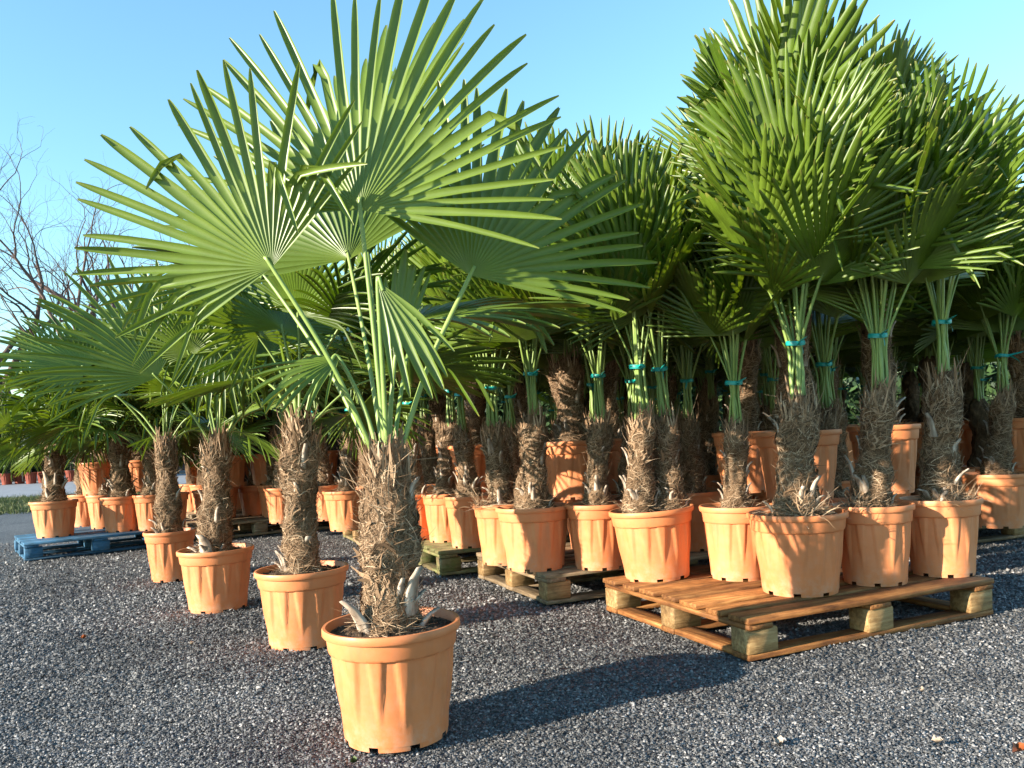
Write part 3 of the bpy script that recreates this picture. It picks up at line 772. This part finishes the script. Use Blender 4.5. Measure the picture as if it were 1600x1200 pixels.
# pallet one
put(1028, 910, Z1, 'wide', kind='tied', trunk=0, twin=True, tilt=(0, R_(-3)), label='palm pot with two fibrous trunks on the corner of the wet pallet')
put(1156, 909, Z1, 'narrow', kind='tied', trunk=1, scale=0.85, label='small tied palm with tuft of fans, between the two-trunk pot and the corner pot')
put(1251, 934, Z1, 'wide', kind='tied', trunk=3, rz=0.2, n_leaf=14, roots=[(-0.02, -0.11, 0.315, 1.3), (0.05, -0.10, 0.315, 1.0)], label='tied palm with a root clump on its soil, at the wet pallet near corner')
put(1368, 917, Z1, 'narrow', kind='tied', trunk=0, n_leaf=14, roots=[(-0.08, -0.06, 0.315, 1.0)], label='tied palm in the middle of the wet pallet long side')
put(1474, 903, Z1, 'narrow', kind='tied', trunk=2, n_leaf=13, roots=[(0.0, -0.11, 0.315, 0.9), (0.10, -0.05, 0.315, 0.8)], label='tied palm at the far end of the wet pallet long side, striped with leaf shadows')
put_d(1250, 3.82, Z2, 'wide', kind='tied', trunk=2, scale=1.1, label='raised tied palm standing on pot rims behind the wet pallet corner pot')
put_d(1385, 3.98, Z2, 'narrow', kind='tied', trunk=4, scale=1.05, label='raised tied palm in narrow pot behind the middle of the wet pallet')
put_d(1165, 4.45, Z2, 'narrow', kind='tied', trunk=0, label='raised palm in narrow pot behind the small tufted palm')
# pallet two
put(838, 894, Z1, 'wide', kind='tied', trunk=3, n_leaf=12, label='tied palm with very bushy fibre trunk at the near corner of the weathered pallet')
put(790, 884, Z1, 'narrow', kind='tied', trunk=5, roots=[(-0.12, -0.10, 0.32, 1.1)], label='tied palm with roots hanging over the rim, half behind the bushy trunk pot')
put(938, 892, Z1, 'narrow', kind='tied', trunk=1, label='tied palm on the weathered pallet next to the two-trunk pot')
put_d(953, 5.0, Z2, 'wide', kind='tied', trunk=2, label='raised tied palm on pot rims of the weathered pallet, behind the two-trunk pot')
put_d(896, 5.2, Z2, 'wide', kind='tied', trunk=0, label='raised tied palm on the weathered pallet behind the bushy trunk pot')
# pallet three
put(737, 857, Z1, 'narrow', kind='tied', trunk=1, label='tied palm at the near corner of the mossy pallet')
put(700, 848, Z1, 'narrow', kind='tied', trunk=0, label='tied palm with pale bushy trunk on the mossy pallet edge')
put(650, 846, Z1, 'narrow', kind='tied', trunk=5, label='tied palm on the mossy pallet, half hidden by the largest palm trunk')
put_d(748, 6.1, Z2, 'narrow', kind='tied', trunk=3, label='raised tied palm on pot rims of the mossy pallet')
# pallet four
put(545, 830, Z1, 'wide', kind='tied', trunk=1, label='tied palm at the near corner of the greenish slim-board pallet')
put(512, 814, Z1, 'narrow', kind='tied', trunk=0, label='tied palm in narrow pot on the greenish slim-board pallet edge')
put(443, 818, Z1, 'narrow', kind='tied', trunk=2, label='tied palm at the corner of the farthest brown pallet, seen beside a thin trunk')
put(430, 808, Z1, 'narrow', kind='tied', trunk=4, label='tied palm in narrow pot on the farthest brown pallet edge')
# right-hand dark pallet
put_d(1562, 4.95, Z1, 'wide', kind='tied', trunk=0, label='shaded potted palm on the dark pallet behind the wet pallet far end')
put_d(1612, 5.35, Z2, 'wide', kind='open', trunk=2, label='raised shaded palm with open dark fans on the dark pallet')

ORD = ['wet orange-brown', 'weathered grey-brown', 'mossy green', 'greenish slim-board', 'farthest brown']
def fill(corner, name, raised=True, detail=1, first_row=False, kinds=('tied',), ang=A1, cols=(0.22, 0.64, 1.06), rows=(0.24, 0.72)):
    e1 = np.array([math.cos(ang), math.sin(ang)]); e2 = np.array([-math.sin(ang), math.cos(ang)])
    g = np.random.default_rng(len(PLACED) + 77)
    grp = 'palms packed on the ' + name + ' pallet'
    for yy in rows:
        for xx in cols:
            p = corner + e1 * (xx + g.normal(0, 0.02)) + e2 * (yy + g.normal(0, 0.02))
            if free((p[0], p[1], Z1)):
                PLACED.append((p[0], p[1], Z1))
                kd, pt = kinds[int(g.integers(0, len(kinds)))], 'wide' if g.random() < 0.5 else 'narrow'
                palm((p[0], p[1], Z1), kind=kd, pot=pt, detail=detail, n_leaf=11, label='inner palm in ' + pt + ' pot on the ' + name + ' pallet', group=grp + ', ' + pt + ' pots')
    if raised:
        for xx in (cols[0] + 0.22, cols[1] + 0.22):
            p = corner + e1 * xx + e2 * 0.5
            if free((p[0], p[1], Z2), 0.3):
                PLACED.append((p[0], p[1], Z2))
                palm((p[0], p[1], Z2), kind=kinds[int(g.integers(0, len(kinds)))], pot='wide', detail=detail, n_leaf=11, label='raised palm standing on pot rims on the ' + name + ' pallet', group='raised ' + grp)
for c, nm in zip((c1, c2, c3, c4, c5), ORD):
    fill(c, nm, raised=nm != ORD[0])
# pallets behind, second and third column
DARK = 0
for i, js in ((1, (1, 2, 3, 4)), (2, (1, 2, 3, 4, 5)), (3, (2, 3, 4))):
    for j in js:
        cj = c1 + E1 * (1.40 * i) + E2 * (1.32 * j) - np.array([0.02 * j, 0])
        x_img = cj[0] / cj[1]
        DARK += 1
        nm = ('shaded pallet beside the ', 'rear pallet beyond the ', 'outermost pallet beyond the ')[i - 1] + (ORD + ['last shaded'])[j]
        pallet(cj, A1, 1.25, 1.0, M['wood_grey'], M['wood_block'], nm + ' pallet, buried among the dense palms')
        fill(cj, nm, detail=1 if i == 1 and j < 3 else 0)
cj = c5 + E2 * 1.4 + E1 * 0.2
pallet(cj, A1, 1.2, 1.0, M['wood_grey'], M['wood_block'], 'shaded pallet behind the farthest brown pallet of the main row')
fill(cj, 'shaded end', detail=0)

# ------------------------------------------------------------------ left group on the blue pallet
cb = on_plane(38, 878)[:2]; AB = R_(36)
pallet(cb, AB, 1.2, 1.0, M['wood_blue'], M['wood_blue'], 'blue painted pallet carrying palms beside the grass verge')
put(87, 840, Z1, 'wide', kind='open', trunk=0, n_leaf=13, scale=1.3, lscale=0.78, label='palm at the end of the blue pallet with stout pale trunk and spread fans')
put(193, 831, Z1, 'wide', kind='open', trunk=3, n_leaf=13, scale=1.25, lscale=0.8, label='palm on the blue pallet front edge with broad dark trunk')
put(165, 826, Z1, 'narrow', kind='open', trunk=1, n_leaf=9, label='palm in a narrow pot close behind the broad dark trunk on the blue pallet')
put(136, 823, Z1, 'narrow', kind='open', trunk=5, n_leaf=9, label='palm with slim pale trunk at the back of the blue pallet')
put_d(156, 8.1, Z2, 'wide', kind='open', trunk=0, label='raised palm above the blue pallet, its pot half lit')
put_d(222, 8.2, Z2, 'wide', kind='open', trunk=2, label='raised palm in a shaded pot at the right of the blue pallet')
cb2 = cb + np.array([math.cos(AB), math.sin(AB)]) * 1.32 + np.array([0.1, 0.1])
pallet(cb2, AB, 1.2, 1.0, M['wood_grey'], M['wood_grey'], 'brown pallet half hidden behind the narrowest pot, next to the blue pallet')
put(240, 829, Z1, 'narrow', kind='open', trunk=1, n_leaf=10, label='palm in narrow pot at the left end of the half hidden brown pallet')
put(264, 826, Z1, 'wide', kind='open', trunk=4, n_leaf=12, label='palm directly behind the narrowest gravel pot')
put(345, 812, Z1, 'wide', kind='open', trunk=2, n_leaf=12, label='palm directly behind the trunk with hanging old leaves')
put(402, 806, Z1, 'wide', kind='tied', trunk=0, n_leaf=12, label='shaded palm pot between two gravel palms, in front of the farthest pallet')
fill(cb2, 'half hidden brown', detail=0, kinds=('open',), ang=AB)
cb3 = cb2 + np.array([math.cos(AB), math.sin(AB)]) * 0.3 + np.array([-math.sin(AB), math.cos(AB)]) * 1.5
pallet(cb3, AB, 1.2, 1.0, M['wood_grey'], M['wood_grey'], 'rear pallet behind the blue and the half hidden pallets')
fill(cb3, 'rear left', detail=0, kinds=('open', 'tied'), ang=AB)

# ------------------------------------------------------------------ far left: path, verge, shrubs in pots, bare trees
def sheet(name, pts, z, mt):
    V = np.array([[p[0], p[1], z] for p in pts]); o = obj(name, mesh_np(name, V, np.array([[0, 1, 2, 3]]), mt)); tag(o, kind='structure'); return o
va, vb = on_plane(-160, 812), on_plane(-160, 778)
yv0, yv1 = on_plane(60, 803)[1], on_plane(60, 776)[1]
yp1 = on_plane(60, 754)[1]
sheet('grass_verge', [(-40, yv0), (-2.5, yv0 + 1), (-2.5, yv1), (-40, yv1)], 0.004, M['earth'])
sheet('path', [(-60, yv1), (6, yv1), (6, yp1 + 3), (-60, yp1 + 3)], 0.008, M['path'])
def grass():
    g = np.random.default_rng(21); n = 26000
    x = g.uniform(-13, -4, n); y = g.uniform(yv0 + 0.2, yv1 - 0.1, n)
    b = np.stack([x, y, np.full(n, 0.0)], -1)
    d = np.stack([g.normal(0, .5, n), g.normal(0, .5, n), np.ones(n)], -1); d /= np.linalg.norm(d, axis=1, keepdims=True)
    nn = np.stack([np.ones(n), np.zeros(n), np.zeros(n)], -1)
    V, F = ribbons(b, d, nn, g.uniform(.03, .11, n), np.full(n, .005), np.stack([g.uniform(0, .1, n), g.normal(0, .15, n)], -1), g, 3)
    u = np.repeat(g.uniform(0, 1, n), 6)
    tag(obj('grass', mesh_np('grass', V, F, M['grass'], np.stack([u, u], -1))), 'short patchy grass on the verge beside the grey path', 'grass', kind='stuff')
grass()
def shrub_mesh(seed, h, w, n, ls=1.0):
    g = np.random.default_rng(seed)
    z = g.uniform(0.05, 1, n) ** 0.8; r = np.sqrt(g.uniform(0.15, 1, n)) * (np.minimum(1, z * 4) * (1 - z) ** 0.7 * 0.95 + 0.06)
    a = g.uniform(0, 6.28, n); lump = 1 + 0.25 * np.sin(a * 3 + z * 9) + 0.15 * np.sin(a * 5 - z * 17)
    P = np.stack([w * r * lump * np.cos(a), w * r * lump * np.sin(a), h * z], -1)
    s = g.uniform(0.03, 0.075, n) * ls
    d = g.normal(0, 1, (n, 3)); d[:, 2] += 0.8; d /= np.linalg.norm(d, axis=1, keepdims=True)
    e = np.cross(d, g.normal(0, 1, (n, 3))); e /= np.linalg.norm(e, axis=1, keepdims=True)
    V = np.stack([P, P + d * s[:, None] + e * s[:, None] * .35, P + d * s[:, None] * 2, P + d * s[:, None] - e * s[:, None] * .35], 1).reshape(-1, 3)
    F = np.arange(n * 4).reshape(-1, 4)
    u = np.repeat(g.uniform(0, 1, n), 4)
    return mesh_np('crown', V, F, M['conifer'], np.stack([u, u], -1))
SHR = [shrub_mesh(60 + k, 2.1 + 0.5 * k, 0.62, 5200) for k in range(3)]
stv, stf = tube([(0, 0, 0.1), (0, 0, 2.9)], 0.025, 6); STAKE = mesh_np('stake', stv, stf, M['stake'])
TAG = box_mesh('name_tag', 0.20, 0.02, 0.28, M['tag'], 0.003)
M['red'] = simple_var('shaded_red_plastic', [(0.3, (0.16, 0.028, 0.014)), (0.7, (0.25, 0.045, 0.022))], 5, 0.55, bs=0)  # red pot plastic, its colour darkened for the shade the row stands in
RED_POT = POTS['narrow'][0].copy(); RED_POT.materials.clear(); RED_POT.materials.append(M['red'])
Ysh = on_plane(30, 757)[1]
def shrub(px, Y, k, stake, label, group=None, s=1.0):
    c = at_depth(px, Y, 0)
    root = bpy.data.objects.new('potted_shrub', None); COL.objects.link(root); root.location = [float(v) for v in c]
    tag(root, label, 'shrub', group)
    obj('pot', RED_POT, root, (0, 0, 0), scale=(1.35,) * 3)
    obj('crown', SHR[k % 3], root, (0, 0, 0.38), (0, 0, px * 0.7), (s, s, s))
    v, f = tube([(0, 0, 0.3), (0, 0, 1.1)], 0.03, 6); obj('stem', mesh_np('stem', v, f, M['bark']), root)
    if stake:
        obj('stake', STAKE, root, (0.22, -0.16, 0)); obj('name_tag', TAG, root, (0.22, -0.2, 1.95 if stake == 1 else 2.1), (0, 0.1, 0.2))
for k, (px, st) in enumerate([(-44, 0), (-26, 0), (-8, 2), (11, 0), (31, 1), (49, 0), (68, 0), (90, 0), (112, 0), (138, 0), (165, 0), (300, 0), (325, 0), (350, 0), (375, 0)]):
    lab = 'dark evergreen shrub in a small red pot in the far row across the path'
    if st: lab = 'evergreen shrub with a tall stake and white tag across the path, ' + ('lower tag' if st == 1 else 'higher tag')
    shrub(px, Ysh + (k * 7 % 5) * 0.25, k, st, lab, None if st else 'evergreen shrubs across the path', 1.0)
# tall dark evergreen hedge trees closing the view behind the shrubs
EVG = [shrub_mesh(80 + k, 3.6, 1.5, 9000, 2.2) for k in range(2)]
for k in range(16):
    px = -60 + k * 42
    Y = Ysh + 5 + (k * 5 % 4) * 0.8
    c = at_depth(px, Y, 0)
    root = bpy.data.objects.new('evergreen_tree', None); COL.objects.link(root); root.location = [float(v) for v in c]
    tag(root, 'dark evergreen tree in the low belt behind the shrub row', 'tree', 'evergreen belt behind the shrubs')
    obj('crown', EVG[k % 2], root, (0, 0, 0.1), (0, 0, k * 1.3), (1.25, 1.25, 0.85 + 0.1 * (k % 3)))
    v, f = tube([(0, 0, -0.05), (0, 0, 1.4)], np.array([0.12, 0.07]), 8); obj('trunk', mesh_np('trunk', v, f, M['bark']), root)

for k in range(15):            # added evergreens that fill bright gaps between the palm trunks with darkness
    X = -4.0 + k * 1.7
    root = bpy.data.objects.new('evergreen_tree', None); COL.objects.link(root); root.location = (X, 15.5 + (k * 3 % 4) * 0.7 - 0.16 * X, 0)
    tag(root, 'dark evergreen tree added to darken the gaps behind the palm block', 'tree', 'evergreens added to darken palm gaps')
    obj('crown', EVG[k % 2], root, (0, 0, 0.0), (0, 0, k * 1.3), (1.1, 1.1, 0.7))
    v, f = tube([(0, 0, -0.05), (0, 0, 1.4)], np.array([0.12, 0.07]), 8); obj('trunk', mesh_np('trunk', v, f, M['bark']), root)

def bare_tree(seed, height):
    g = np.random.default_rng(seed)
    VT, FT, VC, FC = [], [], [], []
    offs = [0, 0]
    def seg(P, r0, r1, which, sides):
        v, f = tube(P, np.linspace(r0, r1, len(P)), sides)
        (VT if which == 0 else VC).append(v); (FT if which == 0 else FC).append(f + offs[which]); offs[which] += len(v)
    def grow(p, d, L, r, lv):
        n = 5; P = [p]; q = p; dd = d
        for k in range(n):
            dd = nrm(dd + g.normal(0, 0.10 + 0.02 * lv, 3) + np.array([0, 0, 0.03]))
            q = q + dd * L / n; P.append(q)
        r1 = r * (0.62 if lv else 0.72)
        seg(P, r, r1, 0 if lv == 0 else 1, 8 if lv < 2 else (5 if lv < 3 else 3))
        if lv >= 7 or r1 < 0.005: return
        nc = 2 if lv > 0 and g.random() < 0.45 else 3
        if lv == 0: nc = 4
        for c in range(nc):
            k = n if c == 0 else int(g.integers(2, n + 1))
            side = g.normal(0, 1, 3); side = nrm(side - dd * np.dot(side, dd))
            ang = g.uniform(0.15, 0.4) if c == 0 else g.uniform(0.5, 1.05)
            nd = nrm(dd * math.cos(ang) + side * math.sin(ang) + np.array([0, 0, 0.08]))
            grow(P[k], nd, L * g.uniform(0.62, 0.85), r1 * (0.9 if c == 0 else g.uniform(0.55, 0.75)), lv + 1)
    grow(np.array([0, 0, -0.1]), np.array([0, 0, 1.0]), height * 0.24, height * 0.016, 0)
    return (mesh_np('trunk', np.concatenate(VT), np.concatenate(FT), M['bark'], smooth=True), mesh_np('branches', np.concatenate(VC), np.concatenate(FC), M['bark'], smooth=True))
BT = [bare_tree(s, 21.5) for s in (5, 14, 23)]
for k, (px, Y, s) in enumerate([(-60, 40, 1.25), (12, 44, 1.25), (95, 46, 1.0), (165, 42, 1.15), (215, 47, 1.1), (290, 44, 0.95), (350, 50, 0.95), (-130, 46, 1.3)]):
    c = at_depth(px, Y, 0)
    root = bpy.data.objects.new('bare_tree', None); COL.objects.link(root); root.location = [float(v) for v in c]
    root.rotation_euler = (0, 0, k * 1.9); root.scale = (s, s, s)
    tag(root, 'leafless winter tree with fine brown twigs beyond the nursery', 'tree', 'bare trees on the skyline')
    t, b = BT[k % 3]
    tr = obj('trunk', t, root); obj('branches', b, root)

# ------------------------------------------------------------------ litter on the gravel
def dead_leaf(px, py, s, mt, seed, label):
    g = np.random.default_rng(seed); c = on_plane(px, py)
    th = np.linspace(0, 2 * np.pi, 12, endpoint=False); r = s * (1 + 0.35 * np.cos(th * 3 + 1)) * np.array([1, 0.55])[:, None]
    V = np.stack([r[0] * np.cos(th), r[1] * np.sin(th), 0.012 + 0.012 * np.abs(np.sin(th * 1.5 + g.uniform(0, 3))) + g.normal(0, .002, 12)], -1)
    V = np.concatenate([V, [[0, 0, 0.006]]])
    F = np.array([[12, j, (j + 1) % 12] for j in range(12)])
    o = obj('dead_leaf', mesh_np('dead_leaf', V, F, mt), None, (c[0], c[1], 0), (0, 0, g.uniform(0, 6)))
    tag(o, label, 'leaf')
for k, (px, py, sz, mt_, lab) in enumerate([(552, 1196, 0.012, 'grass', 'small green leaf scrap on the gravel beside the largest palm pot'), (1440, 1085, 0.010, 'dead', 'tiny straw coloured scrap on the gravel off the wet pallet long side'),
        (1465, 1165, 0.012, 'dead', 'tan scrap lying between the two dead leaves on the gravel'), (300, 1010, 0.012, 'dead', 'tan leaf scrap on the gravel before the palm with hanging leaves'), (130, 1000, 0.012, 'dead_red', 'small brown leaf scrap on the open gravel before the blue pallet')]):
    dead_leaf(px, py, sz, M[mt_], 30 + k, lab)
dead_leaf(1216, 1167, 0.022, M['dead'], 1, 'pale curled dead leaf lying alone on the gravel')
dead_leaf(1592, 1178, 0.028, M['dead_red'], 2, 'reddish brown dead leaf on the gravel')
print('palms', N_PALM, 'objects', len(bpy.data.objects), 'meshes', len(bpy.data.meshes), 'tris', sum(len(m.loops) - 2 * len(m.polygons) for m in bpy.data.meshes))
